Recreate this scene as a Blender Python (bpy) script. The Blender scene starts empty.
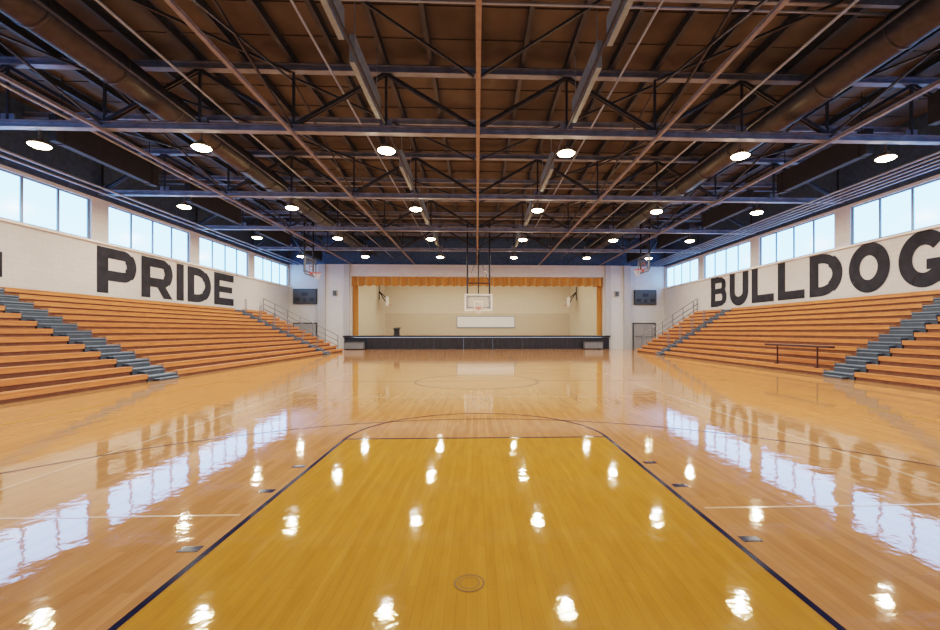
import bpy, bmesh, math, random
from mathutils import Vector, Matrix
random.seed(4)
scene = bpy.context.scene
col = scene.collection
try:
    scene.view_settings.view_transform = 'Filmic'
except Exception as e:
    print(e)
for lk in ('Medium High Contrast', 'Filmic - Medium High Contrast'):
    try:
        scene.view_settings.look = lk; print('look', lk); break
    except Exception as e:
        print(e)
try:
    scene.view_settings.exposure = 0.42
except Exception as e:
    print(e)

# ------------------------------------------------------------ dimensions
XL, XR = -15.6, 16.1      # side walls
YN, YB = -4.0, 37.2       # near / far wall
S = 6.13                  # bay spacing
TR = [12.7 + S*k for k in (-2, -1, 0, 1, 2, 3)]
ZB = 7.13                 # truss bottom
ZT = 9.05                 # truss top
ZC = 9.35                 # deck
WZ0, WZ1 = 5.2, 6.85

# ------------------------------------------------------------ materials
def mat(name, color, rough=0.5, metal=0.0, noise=0.0, nscale=6.0, emit=None, estr=0, spec=None, stretch=None, coat=0, bump=0):
    m = bpy.data.materials.new(name); m.use_nodes = True
    nt = m.node_tree; b = nt.nodes['Principled BSDF']
    b.inputs['Base Color'].default_value = (*color, 1)
    b.inputs['Roughness'].default_value = rough
    b.inputs['Metallic'].default_value = metal
    if coat: b.inputs['Coat Weight'].default_value = coat
    if spec is not None: b.inputs['Specular IOR Level'].default_value = spec
    if noise or bump:
        g = nt.nodes.new('ShaderNodeNewGeometry')
        mp = nt.nodes.new('ShaderNodeMapping')
        if stretch: mp.inputs['Scale'].default_value = stretch
        n = nt.nodes.new('ShaderNodeTexNoise'); n.inputs['Scale'].default_value = nscale
        n.inputs['Detail'].default_value = 4
        nt.links.new(g.outputs['Position'], mp.inputs['Vector'])
        nt.links.new(mp.outputs[0], n.inputs['Vector'])
        if noise:
            r = nt.nodes.new('ShaderNodeValToRGB')
            r.color_ramp.elements[0].position = 0.3; r.color_ramp.elements[1].position = 0.7
            r.color_ramp.elements[0].color = (*[max(0, c*(1-noise)) for c in color], 1)
            r.color_ramp.elements[1].color = (*[min(1, c*(1+noise)) for c in color], 1)
            nt.links.new(n.outputs['Fac'], r.inputs['Fac'])
            nt.links.new(r.outputs['Color'], b.inputs['Base Color'])
        if bump:
            bp = nt.nodes.new('ShaderNodeBump'); bp.inputs['Strength'].default_value = bump
            bp.inputs['Distance'].default_value = 0.01
            nt.links.new(n.outputs['Fac'], bp.inputs['Height'])
            nt.links.new(bp.outputs[0], b.inputs['Normal'])
    if emit:
        b.inputs['Emission Color'].default_value = (*emit, 1)
        b.inputs['Emission Strength'].default_value = estr
    return m

def wood_floor(name, c1, c2, line):
    m = bpy.data.materials.new(name); m.use_nodes = True
    nt = m.node_tree; b = nt.nodes['Principled BSDF']
    g = nt.nodes.new('ShaderNodeNewGeometry')
    mp = nt.nodes.new('ShaderNodeMapping'); mp.inputs['Rotation'].default_value = (0, 0, math.pi/2)
    br = nt.nodes.new('ShaderNodeTexBrick')
    br.inputs['Scale'].default_value = 1.0
    br.inputs['Brick Width'].default_value = 1.3
    br.inputs['Row Height'].default_value = 0.058
    br.inputs['Mortar Size'].default_value = 0.001
    br.inputs['Color1'].default_value = (*c1, 1); br.inputs['Color2'].default_value = (*c2, 1)
    br.inputs['Mortar'].default_value = (*line, 1)
    br.offset = 0.37
    nt.links.new(g.outputs['Position'], mp.inputs['Vector']); nt.links.new(mp.outputs[0], br.inputs['Vector'])
    mp2 = nt.nodes.new('ShaderNodeMapping'); mp2.inputs['Scale'].default_value = (9, 1.4, 1)
    n = nt.nodes.new('ShaderNodeTexNoise'); n.inputs['Scale'].default_value = 1.6; n.inputs['Detail'].default_value = 6
    nt.links.new(g.outputs['Position'], mp2.inputs['Vector']); nt.links.new(mp2.outputs[0], n.inputs['Vector'])
    r = nt.nodes.new('ShaderNodeValToRGB')
    r.color_ramp.elements[0].color = (0.90, 0.88, 0.86, 1); r.color_ramp.elements[1].color = (1.06, 1.06, 1.06, 1)
    r.color_ramp.elements[0].position = .3; r.color_ramp.elements[1].position = .7
    nt.links.new(n.outputs['Fac'], r.inputs['Fac'])
    mx = nt.nodes.new('ShaderNodeMix'); mx.data_type = 'RGBA'; mx.blend_type = 'MULTIPLY'; mx.inputs[0].default_value = 1
    nt.links.new(br.outputs['Color'], mx.inputs[6]); nt.links.new(r.outputs['Color'], mx.inputs[7])
    nt.links.new(mx.outputs[2], b.inputs['Base Color'])
    n2 = nt.nodes.new('ShaderNodeTexNoise'); n2.inputs['Scale'].default_value = 4.5; n2.inputs['Detail'].default_value = 3
    nt.links.new(g.outputs['Position'], n2.inputs['Vector'])
    bp = nt.nodes.new('ShaderNodeBump'); bp.inputs['Strength'].default_value = 0.5; bp.inputs['Distance'].default_value = 0.004
    nt.links.new(n2.outputs['Fac'], bp.inputs['Height']); nt.links.new(bp.outputs[0], b.inputs['Normal'])
    b.inputs['Roughness'].default_value = 0.04
    b.inputs['IOR'].default_value = 1.85
    return m

def wall_mat(name, color, mortar):
    m = bpy.data.materials.new(name); m.use_nodes = True
    nt = m.node_tree; b = nt.nodes['Principled BSDF']
    g = nt.nodes.new('ShaderNodeNewGeometry')
    sep = nt.nodes.new('ShaderNodeSeparateXYZ'); cmb = nt.nodes.new('ShaderNodeCombineXYZ')
    add = nt.nodes.new('ShaderNodeMath'); add.operation = 'ADD'
    nt.links.new(g.outputs['Position'], sep.inputs[0])
    nt.links.new(sep.outputs[0], add.inputs[0]); nt.links.new(sep.outputs[1], add.inputs[1])
    nt.links.new(add.outputs[0], cmb.inputs[0]); nt.links.new(sep.outputs[2], cmb.inputs[1])
    br = nt.nodes.new('ShaderNodeTexBrick'); br.inputs['Scale'].default_value = 1
    br.inputs['Brick Width'].default_value = .4; br.inputs['Row Height'].default_value = .2
    br.inputs['Mortar Size'].default_value = .006
    br.inputs['Color1'].default_value = (*color, 1)
    br.inputs['Color2'].default_value = (*[c*0.95 for c in color], 1)
    br.inputs['Mortar'].default_value = (*mortar, 1)
    nt.links.new(cmb.outputs[0], br.inputs['Vector'])
    nt.links.new(br.outputs['Color'], b.inputs['Base Color'])
    b.inputs['Roughness'].default_value = .55
    return m

M = {}
M['floor'] = wood_floor('maple_floor', (0.62, 0.295, 0.13), (0.51, 0.235, 0.097), (0.36, 0.16, 0.06))
M['lane'] = wood_floor('amber_lane_stain', (0.60, 0.285, 0.05), (0.555, 0.255, 0.042), (0.40, 0.175, 0.03))
M['navy'] = mat('navy_court_paint', (0.010, 0.014, 0.045), .1, noise=.2)
M['arcp'] = mat('thin_dark_court_paint', (0.07, 0.05, 0.05), .1, noise=.2)
M['white'] = mat('pale_court_paint', (0.72, 0.50, 0.33), .1, noise=.05)
M['goldline'] = mat('gold_court_paint', (0.6, 0.32, 0.06), .1, noise=.05)
M['wall'] = wall_mat('painted_block_wall', (0.61, 0.61, 0.61), (0.50, 0.50, 0.50))
M['pier'] = mat('pale_grey_pilaster', (0.42, 0.42, 0.43), .5, noise=.04)
M['wallup'] = mat('slate_blue_upper_wall', (0.05, 0.10, 0.19), .8, noise=.2)
M['cream'] = mat('cream_stage_wall', (0.66, 0.58, 0.44), .6, noise=.04)
M['tan'] = mat('tan_stage_wall', (0.56, 0.46, 0.33), .6, noise=.04)
M['deck'] = mat('brown_roof_deck', (0.072, 0.066, 0.060), .75, noise=.35, nscale=.8)
M['steel'] = mat('purple_grey_steel', (0.20, 0.24, 0.34), .45, .2, noise=.25, nscale=3)
M['steelb'] = mat('blue_black_steel', (0.032, 0.042, 0.064), .5, .2, noise=.2)
M['brace'] = mat('grey_rose_steel', (0.19, 0.18, 0.21), .5, .1, noise=.2)
M['centre'] = mat('grey_brown_steel', (0.22, 0.165, 0.14), .5, noise=.15)
M['duct'] = mat('dark_duct_metal', (0.04, 0.045, 0.06), .4, .4, noise=.2)
M['pipe'] = mat('grey_conduit', (0.28, 0.34, 0.46), .4, .3, noise=.1)
M['baffle'] = mat('blue_grey_baffle', (0.20, 0.27, 0.35), .6, noise=.15)
M['baffled'] = mat('dark_navy_baffle', (0.016, 0.021, 0.036), .7, noise=.2)
M['seat'] = mat('orange_varnished_wood', (0.60, 0.225, 0.085), .3, noise=.24, nscale=3, stretch=(8, .6, 8))
M['tread'] = mat('worn_orange_tread', (0.52, 0.22, 0.10), .4, noise=.24, nscale=3, stretch=(8, .6, 8))
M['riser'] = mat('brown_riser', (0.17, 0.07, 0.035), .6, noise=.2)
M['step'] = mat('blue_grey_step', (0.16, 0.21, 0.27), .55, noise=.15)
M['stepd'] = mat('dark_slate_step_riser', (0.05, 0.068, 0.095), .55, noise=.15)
M['rail'] = mat('grey_rail_metal', (0.20, 0.21, 0.24), .35, .5, noise=.05)
M['letter'] = mat('charcoal_wall_paint', (0.026, 0.029, 0.040), .75, noise=.25, nscale=2.5, spec=.2)
M['frame'] = mat('window_frame_metal', (0.20, 0.27, 0.36), .4, .2, noise=.05)
M['glass'] = mat('daylit_glazing', (0.2, 0.25, 0.3), .2, emit=(0.22, 0.52, 1.0), estr=5.0, noise=.02)
M['curt'] = mat('gold_curtain', (0.50, 0.23, 0.06), .7, noise=.15, nscale=3, stretch=(2, 1, .1))
M['skirt'] = mat('black_stage_panel', (0.02, 0.022, 0.03), .35, noise=.2)
M['stagewood'] = mat('stage_boards', (0.35, 0.2, 0.1), .4, noise=.15, stretch=(1, 10, 1))
M['black'] = mat('black_plastic', (0.012, 0.012, 0.015), .4, noise=.1)
M['dkgrey'] = mat('dark_grey_face', (0.05, 0.055, 0.06), .4, noise=.1)
M['case'] = mat('grey_case_paint', (0.16, 0.165, 0.175), .5, noise=.1)
M['whitep'] = mat('white_panel', (0.8, 0.8, 0.78), .35, noise=.02)
M['boardrim'] = mat('white_backboard_border', (0.85, 0.85, 0.85), .35, noise=.02)
M['orange'] = mat('orange_rim_paint', (0.65, 0.08, 0.03), .35, noise=.05)
M['dullred'] = mat('dull_red_board_paint', (0.30, 0.06, 0.04), .5, noise=.05)
M['net'] = mat('white_net_cord', (0.7, 0.7, 0.7), .8, noise=.02)
M['lens'] = mat('lamp_lens', (1, 1, 1), .3, emit=(1.0, 0.72, 0.38), estr=50, noise=.01)
M['strip'] = mat('added_strip_glow', (1, 1, 1), .3, emit=(1.0, 0.9, 0.72), estr=3, noise=.01)  # glow of the strips added over the stage
M['housing'] = mat('lamp_housing', (0.12, 0.10, 0.09), .4, .5, noise=.1)
M['door'] = mat('grey_door', (0.30, 0.30, 0.31), .5, noise=.05)
M['brassd'] = mat('worn_brass_ring', (0.22, 0.10, 0.018), .3, noise=.1)
M['tablew'] = mat('dark_brown_top', (0.04, 0.022, 0.02), .4, noise=.2)
M['bg'] = mat('backboard_glass', (0.75, 0.8, 0.82), .1, noise=.02)
M['bg'].node_tree.nodes['Principled BSDF'].inputs['Alpha'].default_value = 0.22
M['bg2'] = mat('clear_backboard_glass', (0.5, 0.55, 0.58), .1, noise=.02)
M['bg2'].node_tree.nodes['Principled BSDF'].inputs['Alpha'].default_value = 0.08
M['rimgrey'] = mat('dark_board_border', (0.10, 0.11, 0.13), .35, noise=.02)

# ------------------------------------------------------------ helpers
def box(bm, x0, x1, y0, y1, z0, z1):
    if x0 > x1: x0, x1 = x1, x0
    if y0 > y1: y0, y1 = y1, y0
    if z0 > z1: z0, z1 = z1, z0
    v = [bm.verts.new(p) for p in ((x0,y0,z0),(x1,y0,z0),(x1,y1,z0),(x0,y1,z0),(x0,y0,z1),(x1,y0,z1),(x1,y1,z1),(x0,y1,z1))]
    for f in ((0,3,2,1),(4,5,6,7),(0,1,5,4),(1,2,6,5),(2,3,7,6),(3,0,4,7)):
        bm.faces.new([v[i] for i in f])

def beam(bm, p, q, w, h):
    p, q = Vector(p), Vector(q); d = (q-p).normalized()
    up = Vector((0,0,1)) if abs(d.z) < .95 else Vector((0,1,0))
    s = d.cross(up).normalized(); u = s.cross(d).normalized()
    vs = []
    for c in (p, q):
        for a, b in ((-1,-1),(1,-1),(1,1),(-1,1)):
            vs.append(bm.verts.new(c + s*a*w/2 + u*b*h/2))
    for f in ((0,1,2,3),(7,6,5,4),(0,4,5,1),(1,5,6,2),(2,6,7,3),(3,7,4,0)):
        bm.faces.new([vs[i] for i in f])

def ibeam(bm, p, q, w, h, t=.03):
    p, q = Vector(p), Vector(q)
    z = Vector((0,0,h/2 - t/2))
    beam(bm, p+z, q+z, w, t); beam(bm, p-z, q-z, w, t); beam(bm, p, q, t, h-t*2)

def tube(bm, pts, r, n=8, cap=True):
    pts = [Vector(p) for p in pts]; rings = []
    for i, p in enumerate(pts):
        if i == 0: d = pts[1]-p
        elif i == len(pts)-1: d = p-pts[i-1]
        else: d = (pts[i+1]-p).normalized() + (p-pts[i-1]).normalized()
        d.normalize()
        up = Vector((0,0,1)) if abs(d.z) < .9 else Vector((0,1,0))
        s = d.cross(up).normalized(); u = s.cross(d).normalized()
        rings.append([bm.verts.new(p + (s*math.cos(2*math.pi*k/n) + u*math.sin(2*math.pi*k/n))*r) for k in range(n)])
    for a, b in zip(rings, rings[1:]):
        for k in range(n):
            bm.faces.new([a[k], a[(k+1)%n], b[(k+1)%n], b[k]])
    if cap:
        bm.faces.new(rings[0][::-1]); bm.faces.new(rings[-1])

def lathe(bm, prof, n=24, c=(0,0,0)):
    rings = []
    for r, z in prof:
        rings.append([bm.verts.new((c[0]+r*math.cos(2*math.pi*k/n), c[1]+r*math.sin(2*math.pi*k/n), c[2]+z)) for k in range(n)])
    for a, b in zip(rings, rings[1:]):
        for k in range(n):
            bm.faces.new([a[k], a[(k+1)%n], b[(k+1)%n], b[k]])
    if prof[0][0] > 1e-4: bm.faces.new(rings[0][::-1])
    if prof[-1][0] > 1e-4: bm.faces.new(rings[-1])

def mesh(name, fn, m, parent=None, label=None, category=None, kind=None, group=None, smooth=False, loc=None):
    bm = bmesh.new(); fn(bm)
    bmesh.ops.recalc_face_normals(bm, faces=bm.faces)
    me = bpy.data.meshes.new(name)
    if smooth:
        for f in bm.faces: f.smooth = True
    bm.to_mesh(me); bm.free()
    me.materials.append(m)
    o = bpy.data.objects.new(name, me); col.objects.link(o)
    if parent: o.parent = parent
    if loc: o.location = loc
    tag(o, label, category, kind, group)
    return o

def tag(o, label=None, category=None, kind=None, group=None):
    if label: o['label'] = label
    if category: o['category'] = category
    if kind: o['kind'] = kind
    if group: o['group'] = group

def empty(name, loc, label, category, group=None):
    e = bpy.data.objects.new(name, None); e.empty_display_size = .2
    e.location = loc; col.objects.link(e); tag(e, label, category, None, group)
    return e

def clone(o, loc):
    c = o.copy(); c.location = loc
    col.objects.link(c)
    for ch in list(o.children):
        k = ch.copy(); k.parent = c; col.objects.link(k)
        for g in list(ch.children):
            k2 = g.copy(); k2.parent = k; col.objects.link(k2)
    return c

# ------------------------------------------------------------ floor
floor = mesh('floor', lambda bm: box(bm, XL-.2, XR+.2, YN-.2, YB+.2, -.2, 0), M['floor'], kind='structure',
             label='glossy varnished maple gymnasium floor with painted court')
def flat(bm, pts, z):
    bm.faces.new([bm.verts.new((x, y, z)) for x, y in pts])
def strip(bm, a, b, w, z):
    a, b = Vector(a), Vector(b); d = (b-a).normalized(); n = Vector((-d.y, d.x))*w/2
    flat(bm, [a-n, b-n, b+n, a+n], z)
def arc(bm, c, r, a0, a1, w, z, n=64):
    for i in range(n):
        t0 = a0+(a1-a0)*i/n; t1 = a0+(a1-a0)*(i+1)/n
        P = lambda t, rr: (c[0]+rr*math.cos(t), c[1]+rr*math.sin(t))
        flat(bm, [P(t0, r-w/2), P(t0, r+w/2), P(t1, r+w/2), P(t1, r-w/2)], z)
BL, FT = 0.38, 6.17
FBL, FFT = 25.98, 20.2
LW = 1.83
mesh('painted_lane', lambda bm: flat(bm, [(-LW, 0), (LW, 0), (LW, FT), (-LW, FT)], .001), M['lane'], floor)
w = .045
def half(bl, ft, s):
    mesh('lane_line', lambda bm: (strip(bm, (-LW, bl), (-LW, ft), w, .002), strip(bm, (LW, bl), (LW, ft), w, .002),
         strip(bm, (-LW-w/2, ft), (LW+w/2, ft), w, .0025)), M['navy'], floor)
    mesh('free_throw_circle', lambda bm: arc(bm, (0, ft), 1.83, 0, math.pi*s, .04, .003), M['navy'], floor)
    c = bl + 1.6*s
    mesh('three_point_line', lambda bm: (arc(bm, (0, c), 6.02, 0, math.pi*s, .035, .003),
         strip(bm, (-6.02, c), (-6.02, bl), .035, .003), strip(bm, (6.02, c), (6.02, bl), .035, .003)), M['arcp'], floor)
half(BL-.5, FT, 1); half(FBL, FFT, -1)
for sx in (-1, 1):
    for yy in (3.1, 4.2, 4.95, 22.3, 23.2):
        mesh('lane_block', lambda bm: box(bm, sx*(LW+.07), sx*(LW+.21), yy-.04, yy+.04, .0, .003), M['navy'], floor)
mesh('centre_line', lambda bm: strip(bm, (-7.6, 13.2), (7.6, 13.2), .05, .002), M['arcp'], floor)
mesh('centre_circle', lambda bm: arc(bm, (0, 13.2), 1.83, 0, 2*math.pi, .05, .003), M['arcp'], floor)
mesh('side_line', lambda bm: (strip(bm, (-7.6, -.5), (-7.6, 26), .06, .002), strip(bm, (7.6, -.5), (7.6, 26), .06, .002),
     strip(bm, (-7.6, 26), (7.6, 26), .06, .002)), M['goldline'], floor)
mesh('volleyball_line', lambda bm: (strip(bm, (-4.5, 3.66), (-LW-.1, 3.66), .03, .0015), strip(bm, (LW+.1, 3.66), (4.5, 3.66), .03, .0015),
     strip(bm, (-4.5, 3.66), (-4.5, 22), .04, .0015), strip(bm, (4.5, 3.66), (4.5, 22), .04, .0015),
     strip(bm, (-4.5, 10), (4.5, 10), .045, .0015), strip(bm, (-4.5, 16.2), (4.5, 16.2), .045, .0015)), M['white'], floor)
fp = mesh('floor_plate', lambda bm: lathe(bm, [(.09, 0), (.09, .0012), (.0001, .0012)], 40, (-.045, 2.62, .001)), M['lane'],
     label='round socket cover plate set flush in the gold lane', category='floor plate')
mesh('ring', lambda bm: (arc(bm, (-.045, 2.62), .086, 0, 2*math.pi, .012, .0028, 40), arc(bm, (-.045, 2.62), .058, 0, 2*math.pi, .008, .0028, 40)), M['brassd'], fp, label='worn dark brass ring')

# ------------------------------------------------------------ side walls
BAYS = [(TR[i]+.42, TR[i+1]-.42) for i in range(5)] + [(TR[5]+.42, YB-.25)]
BAYS = [(YN+.6, TR[0]-.42)] + BAYS
def side_wall(x0, x1):
    def f(bm):
        box(bm, x0, x1, YN, YB, 0, WZ0)
        ys = [YN] + [v for b in BAYS for v in b] + [YB]
        for i in range(0, len(ys), 2):
            box(bm, x0, x1, ys[i], ys[i+1], WZ0, WZ1)
        box(bm, x0, x1, YN, YB, WZ1, WZ1+.12)
    return f
mesh('wall_left', side_wall(XL-.3, XL), M['wall'], kind='structure', label='off-white painted block side wall below clerestory windows')
mesh('wall_right', side_wall(XR, XR+.3), M['wall'], kind='structure', label='off-white painted block side wall below clerestory windows')
mesh('wall_upper_left', lambda bm: box(bm, XL-.3, XL, YN, YB, WZ1+.12, ZC), M['wallup'], kind='structure', label='dark slate wall band above the windows')
mesh('wall_upper_right', lambda bm: box(bm, XR, XR+.3, YN, YB, WZ1+.12, ZC), M['wallup'], kind='structure', label='dark slate wall band above the windows')
mesh('trim_1', lambda bm: box(bm, XL, XL+.12, YN, YB, WZ0-.09, WZ0-.01), M['whitep'], kind='structure', label='white window sill ledge')
mesh('trim_2', lambda bm: box(bm, XR-.12, XR, YN, YB, WZ0-.09, WZ0-.01), M['whitep'], kind='structure', label='white window sill ledge')
wn = 0
for side in (-1, 1):
    for (a, b) in BAYS:
        wn += 1
        x = XL-.12 if side < 0 else XR+.12
        def fr(bm):
            t = .06
            box(bm, x-.05, x+.05, a, b, WZ0, WZ0+t); box(bm, x-.05, x+.05, a, b, WZ1-t, WZ1)
            n = 4 if b-a > 3 else 3
            for i in range(n+1):
                yy = a+(b-a)*i/n; ww = .09
                yy = min(max(yy, a+ww/2), b-ww/2)
                box(bm, x-.05, x+.05, yy-ww/2, yy+ww/2, WZ0+t, WZ1-t)
        wi = mesh('window_%d' % wn, fr, M['frame'], kind='structure', label='metal framed clerestory window with four tall panes')
        mesh('glazing', lambda bm: box(bm, x-.01, x+.01, a+.04, b-.04, WZ0+.04, WZ1-.04), M['glass'], wi)

mesh('wall_near', lambda bm: box(bm, XL-.3, XR+.3, YN-.3, YN, 0, ZC), M['wall'], kind='structure', label='off-white painted block end wall')
def ceil(bm):
    box(bm, XL-.3, XR+.3, YN-.3, YB+.3, ZC, ZC+.2)
    y = YN
    while y < YB:
        box(bm, XL, XR, y, y+.05, ZC-.03, ZC); y += 1.22
mesh('ceiling', ceil, M['deck'], kind='structure', label='dark brown ribbed metal roof deck')

# ------------------------------------------------------------ far wall with stage opening
SX0, SX1, SZ = -10.4, 10.7, 6.04
def farwall(bm):
    box(bm, XL-.3, SX0, YB, YB+.3, 0, ZB-.1)
    box(bm, SX1, XR+.3, YB, YB+.3, 0, ZB-.1)
    box(bm, SX0, SX1, YB, YB+.3, SZ, ZB-.1)
    box(bm, -13.0, SX0, YB-.35, YB, 0, ZB-.1)
    box(bm, SX1, 12.9, YB-.35, YB, 0, ZB-.1)
    box(bm, SX0, SX1, YB-.35, YB, SZ, ZB-.1)
mesh('wall_far', farwall, M['wall'], kind='structure', label='off-white painted end wall framing a stage opening')
mesh('wall_upper_far', lambda bm: box(bm, XL-.3, XR+.3, YB-.1, YB+.3, ZB-.1, ZC), M['wallup'], kind='structure', label='dark upper end wall')
for k, (xa, xb) in enumerate(((-13.05, -12.5), (-10.95, -10.5), (10.8, 11.25), (12.4, 12.95))):
    mesh('trim_%d' % (4+k), lambda bm: box(bm, xa, xb, YB-.55, YB-.35, 0, ZB-.12), M['pier'], kind='structure', label='pale grey pilaster projecting from the end wall')
SB = 44.8
def quadwall(p, q, z0, z1, t=.15):
    def f(bm):
        a = Vector((*p, 0)); b = Vector((*q, 0))
        beam(bm, a+Vector((0,0,(z0+z1)/2)), b+Vector((0,0,(z0+z1)/2)), t, z1-z0)
    return f
mesh('wall_stage_back', lambda bm: box(bm, -9.6, 9.9, SB, SB+.2, 3.3, 7), M['cream'], kind='structure', label='cream upper stage back wall')
mesh('wall_stage_back_lower', lambda bm: box(bm, -9.6, 9.9, SB, SB+.2, 1.1, 3.3), M['tan'], kind='structure', label='tan lower stage back wall')
mesh('wall_stage_left', quadwall((SX0-.1, YB+.2), (-9.3, SB+.1), 1.1, 7), M['cream'], kind='structure', label='cream stage side wall')
mesh('wall_stage_right', quadwall((SX1+.1, YB+.2), (9.6, SB+.1), 1.1, 7), M['cream'], kind='structure', label='cream stage side wall')
mesh('ceiling_stage', lambda bm: box(bm, SX0-.2, SX1+.2, YB, SB+.2, 7, 7.15), M['wall'], kind='structure', label='pale stage ceiling')
mesh('floor_stage', lambda bm: box(bm, SX0-.05, SX1+.05, YB-.5, SB+.2, .98, 1.1), M['stagewood'], kind='structure', label='raised wooden stage floor')
nP = 9
x0 = -10.9; pw = (11.1+10.9)/nP
for i in range(nP):
    a = x0+pw*i
    def pf(bm, a=a):
        box(bm, a+.003, a+pw-.003, YB-.62, YB-.57, .06, .96)
        for k in range(9):
            xx = a+.1+k*(pw-.2)/8
            tube(bm, [(xx, YB-.62, .08), (xx, YB-.62, .9)], .045, 8)
        box(bm, a+.003, a+pw-.003, YB-.67, YB-.62, .88, .96)
        box(bm, a+.003, a+pw-.003, YB-.66, YB-.62, .0, .07)
    mesh('stage_front_panel', pf, M['skirt'], label='black pleated panel closing the front of the stage', category='stage panel', group='stage front panels')
mesh('trim_3', lambda bm: box(bm, -11, 11.2, YB-.68, YB-.56, .98, 1.12), M['skirt'], kind='structure', label='dark stage edge nosing')
for cx in (-9.9, 9.6):
    e = empty('stage_storage_box', (cx, YB-1.1, 0), 'low grey case standing against the stage front', 'case', 'grey cases by the stage')
    mesh('body', lambda bm: box(bm, -.75, .75, -.3, .3, .06, .58), M['case'], e)
    mesh('lid', lambda bm: box(bm, -.78, .78, -.33, .33, .58, .63), M['dkgrey'], e)
    for sx in (-.6, .6):
        mesh('foot', lambda bm: box(bm, sx-.06, sx+.06, -.25, .25, 0, .06), M['black'], e)

def pleat(xa, xb, y, z0, z1, amp=.07, wl=.32, hm=.03):
    def f(bm):
        n = int((xb-xa)/wl*8); prev = None
        for i in range(n+1):
            x = xa+(xb-xa)*i/n; yy = y+amp*math.sin(2*math.pi*(x-xa)/wl)
            hem = hm*abs(math.sin(math.pi*(x-xa)/wl))
            c = (bm.verts.new((x, yy, z0+hem)), bm.verts.new((x, y+.8*(yy-y), z1)))
            if prev: bm.faces.new([prev[0], c[0], c[1], prev[1]])
            prev = c
    return f
mesh('stage_valance', pleat(SX0, SX1, YB-.15, 5.22, SZ-.02, .2, .7, .1), M['curt'], label='pleated gold valance across the top of the stage', category='curtain', smooth=True)
mesh('stage_curtain', pleat(SX0, SX0+.45, YB+.15, 1.11, SZ, .06, .15), M['curt'], label='gathered gold stage curtain drawn to the side', category='curtain', smooth=True)
mesh('stage_curtain', pleat(SX1-.45, SX1, YB+.15, 1.11, SZ, .06, .15), M['curt'], label='gathered gold stage curtain drawn to the side', category='curtain', smooth=True)
wb = empty('whiteboard', (.9, SB-.05, 1.9), 'wide white board on the stage back wall', 'whiteboard')
mesh('board', lambda bm: box(bm, -2.9, 2.9, -.02, .05, 0, 1.05), M['whitep'], wb)
mesh('frame', lambda bm: (box(bm, -2.95, 2.95, -.04, .05, -.06, 0), box(bm, -2.95, 2.95, -.04, .05, 1.05, 1.1),
      box(bm, -2.95, -2.9, -.04, .05, 0, 1.05), box(bm, 2.9, 2.95, -.04, .05, 0, 1.05)), M['frame'], wb)
le = empty('lectern', (-6.9, YB+1.0, 1.1), 'small black lectern standing on the stage', 'lectern')
mesh('column', lambda bm: (box(bm, -.22, .22, -.16, .16, .05, .55), box(bm, -.28, .28, -.22, .22, 0, .05)), M['black'], le)
mesh('reading_top', lambda bm: beam(bm, (0, -.28, .56), (0, .25, .68), .6, .04), M['black'], le)

# ------------------------------------------------------------ trusses
def make_truss():
    e = empty('roof_truss', (0, TR[0], ZB), 'purple-grey steel roof truss with black diagonal web members', 'roof truss', 'roof trusses')
    H = ZT-ZB
    mesh('bottom_chord', lambda bm: ibeam(bm, (XL, 0, .1), (XR, 0, .1), .22, .2), M['steel'], e)
    mesh('top_chord', lambda bm: ibeam(bm, (XL, 0, H-.1), (XR, 0, H-.1), .22, .2), M['steel'], e)
    xs = [-15.5, -13, -10.4, -7.8, -5.2, -2.6, 0, 2.6, 5.2, 7.8, 10.4, 13, 15.9]
    for i in range(len(xs)-1):
        a, b = xs[i], xs[i+1]
        za, zb = (.2, H-.2) if i % 2 == 0 else (H-.2, .2)
        mesh('web_diagonal', lambda bm: (beam(bm, (a, -.05, za), (b, -.05, zb), .04, .09), beam(bm, (a, .05, za), (b, .05, zb), .04, .09)), M['steelb'], e)
    for i, x in enumerate(xs):
        mesh('web_post', lambda bm: beam(bm, (x, 0, .2), (x, 0, H-.2), .06, .06), M['steelb'], e)
        mesh('gusset_plate', lambda bm: box(bm, x-.18, x+.18, -.015, .015, .16, .4), M['steel'], e)
    return e
t0 = make_truss()
for y in TR[1:]:
    clone(t0, (0, y, ZB))
def long_beam(name, x, z, w_, h_, m, lab, cat, grp=None, y0=YN, y1=YB, round_=False, r=.05):
    if round_:
        return mesh(name, lambda bm: tube(bm, [(x, y0, z), (x, y1, z)], r, 20), m, label=lab, category=cat, group=grp, smooth=True)
    return mesh(name, lambda bm: ibeam(bm, (x, y0, z), (x, y1, z), w_, h_), m, label=lab, category=cat, group=grp)
long_beam('centre_beam', .03, ZB-.065, .10, .12, M['centre'], 'rust brown steel member running along the hall under the trusses', 'beam')
for x in (-5.2, 5.2, -10.4, 10.4):
    long_beam('bracing_beam', x, ZB-.045, .09, .08, M['brace'], 'slim dusty brown bracing member tying trusses together', 'beam', 'lengthwise bracing members')
for x in (-2.6, 2.6, -7.8, 7.8):
    long_beam('tie_rod', x, ZB+.24, 0, 0, M['steelb'], 'thin black tie rod running through the trusses', 'tie rod', 'lengthwise tie rods', round_=True, r=.035)
for x in (-14.3, -13, -11.7, -10.4, -9.1, -7.8, -6.5, -5.2, -3.9, -2.6, -1.3, 0, 1.3, 2.6, 3.9, 5.2, 6.5, 7.8, 9.1, 10.4, 11.7, 13, 14.3):
    long_beam('roof_purlin', x, ZT+.12, .12, .22, M['steelb'], 'black steel purlin under the roof deck', 'purlin', 'roof purlins')
for y in [t + S/2 for t in [TR[0]-S]+TR]:
    if y < YB:
        mesh('cross_joist', lambda bm: ibeam(bm, (XL, y, ZT-.10), (XR, y, ZT-.10), .1, .2), M['steel'], label='grey steel joist crossing under the roof deck', category='joist', group='cross joists')
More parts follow.
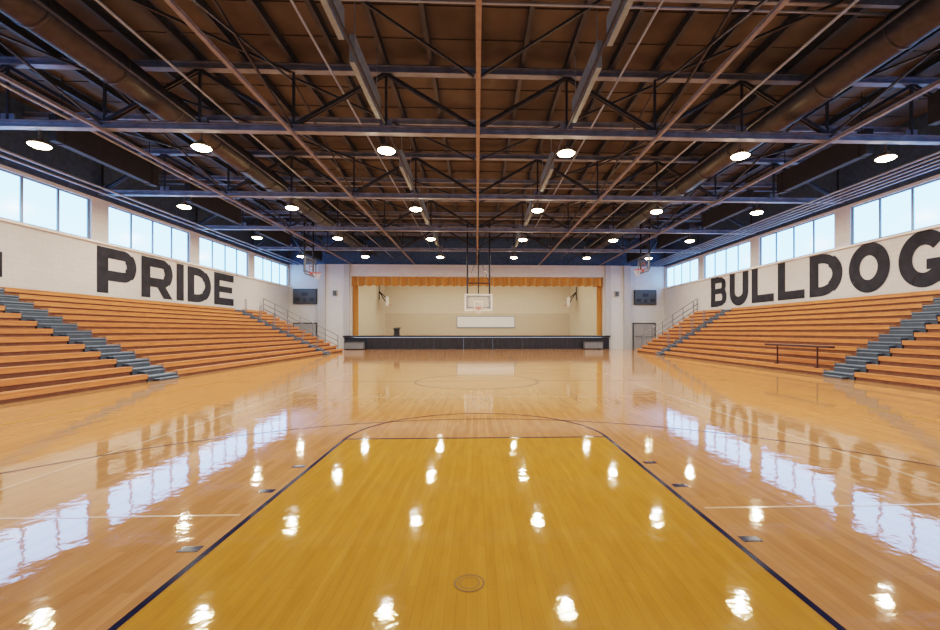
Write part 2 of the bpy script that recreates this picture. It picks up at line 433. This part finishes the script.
for i in range(len(TR)-1):
    for (xa, xb) in ((-10.4, -5.2), (-5.2, -0.1), (5.2, 0.1), (10.4, 5.2)):
        mesh('sway_brace', lambda bm: beam(bm, (xa, TR[i]+.15, ZT-.3), (xb, TR[i+1]-.15, ZT-.3), .06, .06), M['steelb'],
             label='thin black diagonal sway brace between trusses', category='brace', group='sway braces')
    for x in (-10.4, -5.2, 0, 5.2, 10.4):
        mesh('cross_brace', lambda bm: (beam(bm, (x, TR[i]+.11, ZB+.1), (x, TR[i+1]-.11, ZT-.5), .05, .05), beam(bm, (x, TR[i]+.11, ZT-.5), (x, TR[i+1]-.11, ZB+.1), .05, .05)), M['steelb'],
             label='thin black crossed brace standing between two trusses', category='brace', group='cross braces')
for x in (-9.1, 9.3):
    def df(bm):
        tube(bm, [(x, YN, 8.1), (x, YB-.2, 8.1)], .42, 28)
        y = YN+1
        while y < YB-1:
            tube(bm, [(x, y, 8.1), (x, y+.07, 8.1)], .445, 28); y += 2.04
    mesh('ventilation_duct', df, M['duct'], label='large round dark ventilation duct running through the trusses', category='duct', group='ventilation ducts', smooth=True)
for x, z, r in ((-3.9, 8.45, .03), (3.9, 8.45, .03), (-7.0, 7.6, .03), (7.0, 7.6, .03), (-12.4, 7.95, .045), (12.0, 8.0, .045)):
    long_beam('sprinkler_pipe', x, z, 0, 0, M['pipe'], 'thin grey pipe running along the roof space', 'pipe', 'roof pipes', round_=True, r=r)
for y in (4.2, 10.0, 16.2, 22.3, 28.4):
    mesh('cross_pipe', lambda bm: tube(bm, [(XL, y-.45, 8.62), (XR, y-.45, 8.62)], .03, 8), M['pipe'], label='thin grey pipe crossing the roof space', category='pipe', group='crosswise roof pipes', smooth=True)
for k in range(5):
    long_beam('wall_conduit', 14.2+.32*k, 7.0, 0, 0, M['pipe'], 'grey conduit running above the clerestory windows', 'pipe', 'conduits above windows', round_=True, r=.035)
for k in range(2):
    long_beam('wall_conduit', -14.4-.5*k, 7.0, 0, 0, M['pipe'], 'grey conduit running above the clerestory windows', 'pipe', 'conduits above windows', round_=True, r=.04)
bf = None
def baffle(bm): 
    box(bm, -.06, .06, -1.3, 1.3, 0, .62)
    for yy in (-1.1, 1.1):
        tube(bm, [(0, yy, .62), (0, yy, 1.87)], .012, 6)
for (y) in (7.75, 11.1, 17.3, 23.4, 29.5):
    for x in (-2.75, 2.75):
        if bf is None:
            bf = mesh('hanging_baffle', baffle, M['baffle'], label='blue-grey acoustic panel hanging edge-down between trusses', category='acoustic panel', group='hanging acoustic panels', loc=(x, y, 7.42))
        else:
            clone(bf, (x, y, 7.42))
sb = None
def sbaffle(bm):
    box(bm, -.12, .12, -2.1, 2.1, 0, .8)
    for yy in (-1.8, 1.8):
        box(bm, -.14, .14, yy-.04, yy+.04, -.02, .82)
        tube(bm, [(0, yy, .8), (0, yy, 2.11)], .015, 6)
for i in range(len(TR)):
    y = TR[i]+S/2
    if y > YB-1.5: continue
    for x in (-12.7, 12.6):
        if sb is None:
            sb = mesh('acoustic_baffle', sbaffle, M['baffled'], label='long dark acoustic panel hung below the roof near the wall', category='acoustic panel', group='dark side acoustic panels', loc=(x, y, 7.2))
        else:
            clone(sb, (x, y, 7.2))

# ------------------------------------------------------------ lamps
LX = [-12.3, -7.85, -2.62, 2.62, 7.85, 12.35]
LY = [6.3] + [12.85 + S*k for k in (0, 1, 2, 3)]
lampz = 6.74
def make_lamp(loc):
    e = empty('high_bay_lamp', loc, 'round high bay lamp with glowing lens hung from a truss', 'lamp', 'high bay lamps')
    mesh('housing', lambda bm: lathe(bm, [(.20, -.01), (.22, 0), (.22, .04), (.19, .07), (.12, .10), (.1, .16), (.0001, .16)], 28), M['housing'], e, smooth=True)
    mesh('lens', lambda bm: lathe(bm, [(.0001, -.10), (.12, -.09), (.22, -.05), (.25, -.02), (.22, -.001)], 28), M['lens'], e, smooth=True)
    mesh('hanger', lambda bm: tube(bm, [(0, 0, .16), (0, 0, .40)], .03, 10), M['housing'], e)
    return e
l0 = None
LD = bpy.data.lights.new('lamp_light', 'AREA'); LD.shape = 'DISK'; LD.size = .24; LD.energy = 135; LD.color = (1.0, .90, .75)
for y in LY:
    for x in LX:
        if l0 is None: l0 = make_lamp((x, y, lampz))
        else: clone(l0, (x, y, lampz))
        lo = bpy.data.objects.new('lamp_light', LD); col.objects.link(lo); lo.location = (x, y, lampz-.105)
SD = bpy.data.lights.new('added_stage_light', 'AREA'); SD.shape = 'RECTANGLE'; SD.size = 17; SD.size_y = .3; SD.energy = 170; SD.color = (1, .92, .80)  # added fill for the stage interior; its strip fixtures are invented
for y in (38.6, 41.6):
    s = empty('added_stage_strip', (.15, y, 6.74), 'added white strip under the stage ceiling, put in to brighten the stage', 'lamp', 'added stage strips')
    mesh('housing', lambda bm: box(bm, -8.6, 8.6, -.18, .18, .05, .255), M['whitep'], s)
    mesh('diffuser', lambda bm: box(bm, -8.5, 8.5, -.15, .15, .02, .05), M['strip'], s)
    lo = bpy.data.objects.new('added_stage_light', SD); col.objects.link(lo); lo.location = (.15, y, 6.74)

# ------------------------------------------------------------ bleachers
def bleacher(sgn, F, n, dep, rise, y0, y1, lab):
    e = empty('bleacher_section', (sgn*F, (y0+y1)/2, 0), lab, 'bleachers', 'bleacher sections')
    cy = (y0+y1)/2; a, b = y0-cy, y1-cy
    X = lambda v: sgn*v
    for i in range(n):
        xf = i*dep; zt = (i+1)*rise
        def seat(bm):
            box(bm, X(xf), X(xf+.03), a, b, zt-.135, zt-.03)
            box(bm, X(xf-.01), X(xf+.24), a, b, zt-.03, zt)
        mesh('seat_board', seat, M['seat'], e)
        xe = xf+dep+(.04 if i < n-1 else 0)
        mesh('footboard', lambda bm: box(bm, X(xf+.24), X(xe), a+.01, b-.01, zt-.09, zt-.06), M['tread'], e)
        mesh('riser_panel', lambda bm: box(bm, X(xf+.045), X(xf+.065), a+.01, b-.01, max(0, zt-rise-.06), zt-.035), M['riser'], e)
    def endp(bm):
        for i in range(n):
            for yy in (a+.015, b-.035):
                box(bm, X(i*dep+.08), X((i+1)*dep+.08 if i < n-1 else n*dep), yy, yy+.02, 0, (i+1)*rise-.1)
    mesh('end_panel', endp, M['riser'], e)
    return e
def aisle(sgn, F, n, dep, rise, y0, y1):
    e = empty('aisle_stairs', (sgn*F, (y0+y1)/2, 0), 'blue-grey steps climbing between bleacher sections', 'stairs', 'bleacher aisle stairs')
    hw = (y1-y0)/2-.01
    X = lambda v: sgn*v
    for i in range(n):
        xf = i*dep; zt = (i+1)*rise-.06
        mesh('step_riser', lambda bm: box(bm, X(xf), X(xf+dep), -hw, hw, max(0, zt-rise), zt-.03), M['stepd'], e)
        mesh('step', lambda bm: box(bm, X(xf-.03), X(xf+dep), -hw, hw, zt-.03, zt), M['step'], e)
        mesh('half_step', lambda bm: box(bm, X(xf-.19), X(xf-.001), -hw+.22, hw-.22, max(0, zt-rise+.001), zt-rise/2), M['stepd'], e)
        mesh('half_step_tread', lambda bm: box(bm, X(xf-.2), X(xf-.001), -hw+.2, hw-.2, zt-rise/2, zt-rise/2+.02), M['step'], e)
    return e
Lp = (-1, 9.7, 13, .45, .2235)
Rp = (1, 11.5, 12, .379, .242)
lab = 'orange varnished wooden bleacher section with stepped bench rows'
bleacher(*Lp, -2.5, 13.35, lab); aisle(*Lp, 13.35, 14.65); bleacher(*Lp, 14.65, 28.1, lab); aisle(*Lp, 28.1, 29.3); bleacher(*Lp, 29.3, 32.3, lab)
bleacher(*Rp, -2.5, 13.0, lab); aisle(*Rp, 13.0, 14.2); bleacher(*Rp, 14.2, 26.6, lab); aisle(*Rp, 26.6, 27.7); bleacher(*Rp, 27.7, 31.3, lab)

def end_rail(sgn, F, n, dep, rise, y):
    e = empty('end_guardrail', (sgn*F, y, 0), 'stepped grey metal guardrail at the end of the bleachers', 'guardrail', 'bleacher guardrails')
    X = lambda v: sgn*v
    for i in range(0, n, 1):
        x = X(i*dep+.4) if i < n-1 else X((n-1)*dep+.3)
        if i % 2 == 0 or i == n-1:
            mesh('post', lambda bm: tube(bm, [(x, 0, 0), (x, 0, (i+1)*rise+.95)], .03, 8), M['rail'], e)
    for dz in (.95, .55, .2):
        mesh('rail', lambda bm: tube(bm, [(X(.4), 0, rise+dz), (X((n-1)*dep+.3), 0, n*rise+dz)], .025, 8), M['rail'], e)
end_rail(*Lp, 32.36)
end_rail(*Rp, 31.36)
def loop_rail(sgn, F, n, dep, rise, i, y):
    e = empty('aisle_handrail', (sgn*(F+i*dep+.06), y, (i+1)*rise-.06), 'grey looped tube handrail standing in the bleacher aisle', 'handrail', 'aisle handrails')
    mesh('rail', lambda bm: tube(bm, [(0, 0, 0), (0, 0, .85), (sgn*.03, 0, .92), (sgn*.07, 0, .93), (sgn*.1, 0, .88), (sgn*.1, 0, 0)], .02, 8), M['rail'], e)
for i in (1, 3, 5, 7, 9, 11):
    loop_rail(*Lp, i, 28.7)
for i in (1, 3, 5, 7):
    loop_rail(*Rp, i, 27.15)

e = empty('narrow_table', (11.615, 15.6, .242), 'narrow dark brown table standing on the lowest bleacher bench', 'table')
mesh('table_top', lambda bm: box(bm, -.115, .115, -1.6, 1.6, .69, .76), M['tablew'], e)
for yy in (-1.0, 1.0):
    mesh('leg', lambda bm: (box(bm, -.02, .02, yy-.02, yy+.02, .02, .69), box(bm, -.1, .1, yy-.02, yy+.02, 0, .02)), M['tablew'], e)

# ------------------------------------------------------------ wall lettering (heavy plain block capitals)
def stroke(pts, s, closed=False):
    P = [Vector(p) for p in pts]; n = len(P); L = []; R = []
    for i in range(n):
        if closed: a, b = P[i]-P[i-1], P[(i+1)%n]-P[i]
        else:
            a = P[i]-P[i-1] if i else P[1]-P[0]
            b = P[i+1]-P[i] if i < n-1 else P[i]-P[i-1]
        a.normalize(); b.normalize()
        na, nb = Vector((-a.y, a.x)), Vector((-b.y, b.x))
        m = (na+nb); m.normalize(); k = s/2/max(.35, m.dot(na))
        L.append(P[i]+m*k); R.append(P[i]-m*k)
    return [[L[i], R[i], R[(i+1)%n], L[(i+1)%n]] for i in range(n if closed else n-1)]
def arcp(cx, cy, rx, ry, a0, a1, n=12):
    return [(cx+rx*math.cos(math.radians(a0+(a1-a0)*i/n)), cy+ry*math.sin(math.radians(a0+(a1-a0)*i/n))) for i in range(n+1)]
def glyph(ch, w, h, s):
    q = []
    st = lambda *p, **k: q.extend(stroke(*p, **k))
    rc = lambda x0, x1, y0, y1: q.append([Vector((x0, y0)), Vector((x1, y0)), Vector((x1, y1)), Vector((x0, y1))])
    a = s/2
    hs = s*.78; b = hs/2
    if ch in 'PRDBELI':
        rc(0, s, 0, h)
    if ch in 'PR':
        m = h*.39; ry = (h-b-m)/2; rx = ry*.95
        st([(a, h-b)] + arcp(w-s/2-rx, (h-b+m)/2, rx, ry, 90, -90, 16) + [(a, m)], hs)
        st(arcp(w-s/2-rx, (h-b+m)/2, rx, ry, 50, -50, 8), s)
    if ch == 'R':
        q.append([Vector((w*.38, h*.42)), Vector((w*.38+s*1.05, h*.42)), Vector((w, 0)), Vector((w-s*1.12, 0))])
    if ch == 'D':
        st([(a, h-b)] + arcp(w-s/2-.5*w, h/2, .5*w, h/2-b, 90, -90, 18) + [(a, b)], hs)
        st(arcp(w-s/2-.5*w, h/2, .5*w, h/2-b, 50, -50, 12), s)
    if ch == 'B':
        m = h*.52; r1 = (h-b-m)/2; r2 = (m-b)/2
        st([(a, h-b)] + arcp(w-s/2-.08-r1*1.1, (h-b+m)/2, r1*1.1, r1, 90, -90) + [(a, m)], hs*.82)
        st([(a, m)] + arcp(w-s/2-r2*1.1, (m+b)/2, r2*1.1, r2, 90, -90) + [(a, b)], hs*.82)
        st(arcp(w-s/2-.08-r1*1.1, (h-b+m)/2, r1*1.1, r1, 45, -45, 8), s*.85)
        st(arcp(w-s/2-r2*1.1, (m+b)/2, r2*1.1, r2, 45, -45, 8), s*.9)
        rc(0, w*.5, 0, hs*.8); rc(0, w*.5, h-hs*.8, h)
    if ch == 'E':
        for yy in (b, h-b): st([(a, yy), (w, yy)], hs)
        st([(a, h*.5), (w*.92, h*.5)], hs*.85)
    if ch == 'L':
        st([(a, b), (w, b)], hs)
    if ch == 'U':
        st([(a, h)] + arcp(w/2, h*.4, w/2-a, h*.4-b, 180, 360, 18) + [(w-a, h)], s)
    if ch == 'O': st(arcp(w/2, h/2, w/2-s/2, h/2-b, 0, 360, 40)[:-1], s*.95, closed=True)
    if ch == 'G':
        st(arcp(w/2, h/2, w/2-s/2, h/2-b, 40, 325, 34), s*.95)
        rc(w*.55, w, h*.30, h*.30+hs*.85); rc(w-s*.9, w, .12, h*.32)
    return q
def lettering(word, start, length, side, z0, h, s, lab):
    e = empty('wall_lettering', (XL if side < 0 else XR, start, z0), lab, 'lettering')
    gap = .16*h; iw = s
    k = (length - gap*(len(word)-1) - iw*word.count('I'))/(len(word)-word.count('I'))
    u = 0
    for c in word:
        wv = iw if c == 'I' else k
        def f(bm):
            for j, quad in enumerate(glyph(c, wv, h, s)):
                vs = []
                for p in quad:
                    uu = u+p.x; d = .012+.0003*(j % 24)
                    vs.append((d, uu, p.y) if side < 0 else (-d, -uu, p.y))
                bm.faces.new([bm.verts.new(v) for v in vs])
        mesh('letter', f, M['letter'], e)
        u += wv+gap
lettering('PRIDE', 18.66, 10.15, -1, 3.1, 1.92, .56, 'charcoal painted block letters reading PRIDE on the wall')
lettering('BULLDOG', -.4, 15.45, -1, 3.15, 1.92, .56, 'charcoal painted block letters reading BULLDOG on the wall')
lettering('BULLDOG', 29.7, 15.4, 1, 3.12, 1.97, .56, 'charcoal painted block letters reading BULLDOG on the wall')

# ------------------------------------------------------------ basketball goals
def goal(name, loc, rotz, top, lab, glass='bg', tgt='whitep', bor='boardrim'):
    e = empty(name, loc, lab, 'basketball hoop', 'basketball hoops'); e.rotation_euler = (0, 0, rotz)
    H = top-loc[2]
    bb = mesh('backboard', lambda bm: box(bm, -.9, .9, 0, .03, -.15, .92), M[glass], e, label='clear glass backboard')
    mesh('border', lambda bm: (box(bm, -.94, .94, -.01, .04, -.19, -.12), box(bm, -.94, .94, -.01, .04, .88, .95),
         box(bm, -.94, -.86, -.01, .04, -.12, .88), box(bm, .86, .94, -.01, .04, -.12, .88)), M[bor], bb)
    mesh('target_square', lambda bm: (box(bm, -.3, .3, -.012, -.002, 0, .06), box(bm, -.3, .3, -.012, -.002, .41, .47),
         box(bm, -.3, -.24, -.012, -.002, .06, .41), box(bm, .24, .3, -.012, -.002, .06, .41)), M[tgt], bb)
    def rim(bm):
        c = Vector((0, -.38, 0)); n = 28
        pts = [(c.x+.235*math.cos(2*math.pi*k/n), c.y+.235*math.sin(2*math.pi*k/n), 0) for k in range(n+1)]
        tube(bm, pts, .022, 6); box(bm, -.09, .09, -.15, -.01, -.03, .01); box(bm, -.1, .1, -.02, 0, -.12, .05)
    rm = mesh('rim', rim, M['orange'], e)
    def net(bm):
        n = 12
        for k in range(n):
            for sg in (-1, 1):
                pts = []
                for t in range(5):
                    r = [.225, .2, .165, .14, .13][t]; an = 2*math.pi*(k+sg*t*.5)/n
                    pts.append((r*math.cos(an), -.38+r*math.sin(an), -.1*t))
                tube(bm, pts, .007, 4)
    mesh('net', net, M['net'], rm)
    def mast(bm):
        for x in (-.75, .75):
            tube(bm, [(x, .12, -.05), (x, .12, H)], .055, 10)
        for zz in (0.05, .8, H-.3, 1.7):
            tube(bm, [(-.75, .12, zz), (.75, .12, zz)], .04, 8)
        tube(bm, [(0, .12, .8), (0, 2.2, H)], .04, 8)
        tube(bm, [(-.75, .12, 1.7), (.75, .12, H-.3)], .02, 6); tube(bm, [(.75, .12, 1.7), (-.75, .12, H-.3)], .02, 6)
        box(bm, -.7, -.6, .03, .12, 0, .1); box(bm, .6, .7, .03, .12, 0, .1); box(bm, -.7, -.6, .03, .12, .7, .8); box(bm, .6, .7, .03, .12, .7, .8)
    mesh('hanging_frame', mast, M['black'], e)
    return e
goal('basketball_goal', (.1, 29.8, 3.05), 0, ZT, 'ceiling-hung basketball goal with clear backboard and orange rim')
goal('basketball_goal', (-10.6, 28.5, 5.2), math.pi/2, ZT, 'raised side basketball goal with clear backboard and orange rim', 'bg2', 'dullred', 'rimgrey')
goal('basketball_goal', (10.9, 28.5, 5.5), -math.pi/2, ZT, 'raised side basketball goal with clear backboard and orange rim', 'bg2', 'dullred', 'rimgrey')
for sx, x in ((-1, -8.6), (1, 8.9)):
    e = empty('folded_stage_goal', (x, 42.6, 4.0), 'small board on a dark folding frame at the stage side wall', 'basketball hoop', 'stage goals')
    mesh('backboard', lambda bm: box(bm, -.03, .03, -.6, .6, -.1, .8), M['whitep'], e)
    mesh('bracket', lambda bm: (beam(bm, (sx*.03, 0, .1), (sx*.78, 0, 1.3), .09, .09), beam(bm, (sx*.03, 0, .6), (sx*.78, 0, 1.3), .09, .09),
         beam(bm, (sx*.03, -.5, .75), (sx*.03, .5, .75), .09, .09), beam(bm, (sx*.78, 0, .5), (sx*.78, 0, 1.8), .09, .09)), M['black'], e)
    mesh('rim', lambda bm: tube(bm, [(-sx*.27+.2*math.cos(t*math.pi/8), .2*math.sin(t*math.pi/8), 0) for t in range(17)], .015, 6), M['orange'], e)

# ------------------------------------------------------------ scoreboards, doors, wall bits
for cx in (-14.25, 14.35):
    e = empty('scoreboard', (cx, YB-.02, 3.75), 'dark rectangular scoreboard mounted high on the end wall', 'scoreboard', 'scoreboards')
    mesh('case', lambda bm: box(bm, -.95, .95, -.2, 0, 0, 1.25), M['black'], e)
    mesh('face', lambda bm: (box(bm, -.9, .9, -.22, -.2, .05, 1.2)), M['dkgrey'], e)
    for dx, dz, sw in ((-.6, .35, .4), (.6, .35, .4), (0, .8, .5), (0, .3, .25)):
        mesh('digit_panel', lambda bm: box(bm, dx-sw/2, dx+sw/2, -.235, -.22, dz-.14, dz+.14), M['black'], e)
dn = 0
for cx in (-14.3, 14.3):
    dn += 1
    d = mesh('door_%d' % dn, lambda bm: (box(bm, cx-.9, cx-.01, YB-.06, YB, 0, 2.1), box(bm, cx+.01, cx+.9, YB-.06, YB, 0, 2.1)), M['door'], kind='structure', label='grey double exit doors')
    mesh('push_bar', lambda bm: (box(bm, cx-.8, cx-.12, YB-.13, YB-.06, 1.0, 1.07), box(bm, cx+.12, cx+.8, YB-.13, YB-.06, 1.0, 1.07)), M['rail'], d)
    mesh('door_frame', lambda bm: (box(bm, cx-1.0, cx-.9, YB-.08, YB, 0, 2.2), box(bm, cx+.9, cx+1.0, YB-.08, YB, 0, 2.2), box(bm, cx-1, cx+1, YB-.08, YB, 2.1, 2.2)), M['dkgrey'], d)
for cx in (-11.7, 11.8):
    e = empty('wall_speaker', (cx, YB-.36, 4.4), 'small grey loudspeaker on the end wall', 'loudspeaker', 'wall loudspeakers')
    mesh('case', lambda bm: box(bm, -.16, .16, -.2, 0, 0, .45), M['door'], e)
    mesh('grille', lambda bm: box(bm, -.13, .13, -.215, -.2, .04, .41), M['dkgrey'], e)

# ------------------------------------------------------------ world, camera
wd = bpy.data.worlds.new('World'); scene.world = wd; wd.use_nodes = True
wd.node_tree.nodes['Background'].inputs[0].default_value = (.6, .8, 1, 1)
wd.node_tree.nodes['Background'].inputs[1].default_value = 1.0
cam = bpy.data.cameras.new('Camera'); co = bpy.data.objects.new('Camera', cam); col.objects.link(co)
co.location = (0, 0, 1.5)
th = .0375
co.rotation_euler = (math.pi/2, 0, -th)
cam.lens = 440/940*36; cam.sensor_width = 36
cam.shift_x = -(477+440*math.tan(th)-470)/940
cam.shift_y = 16/940
cam.clip_end = 200
scene.camera = co
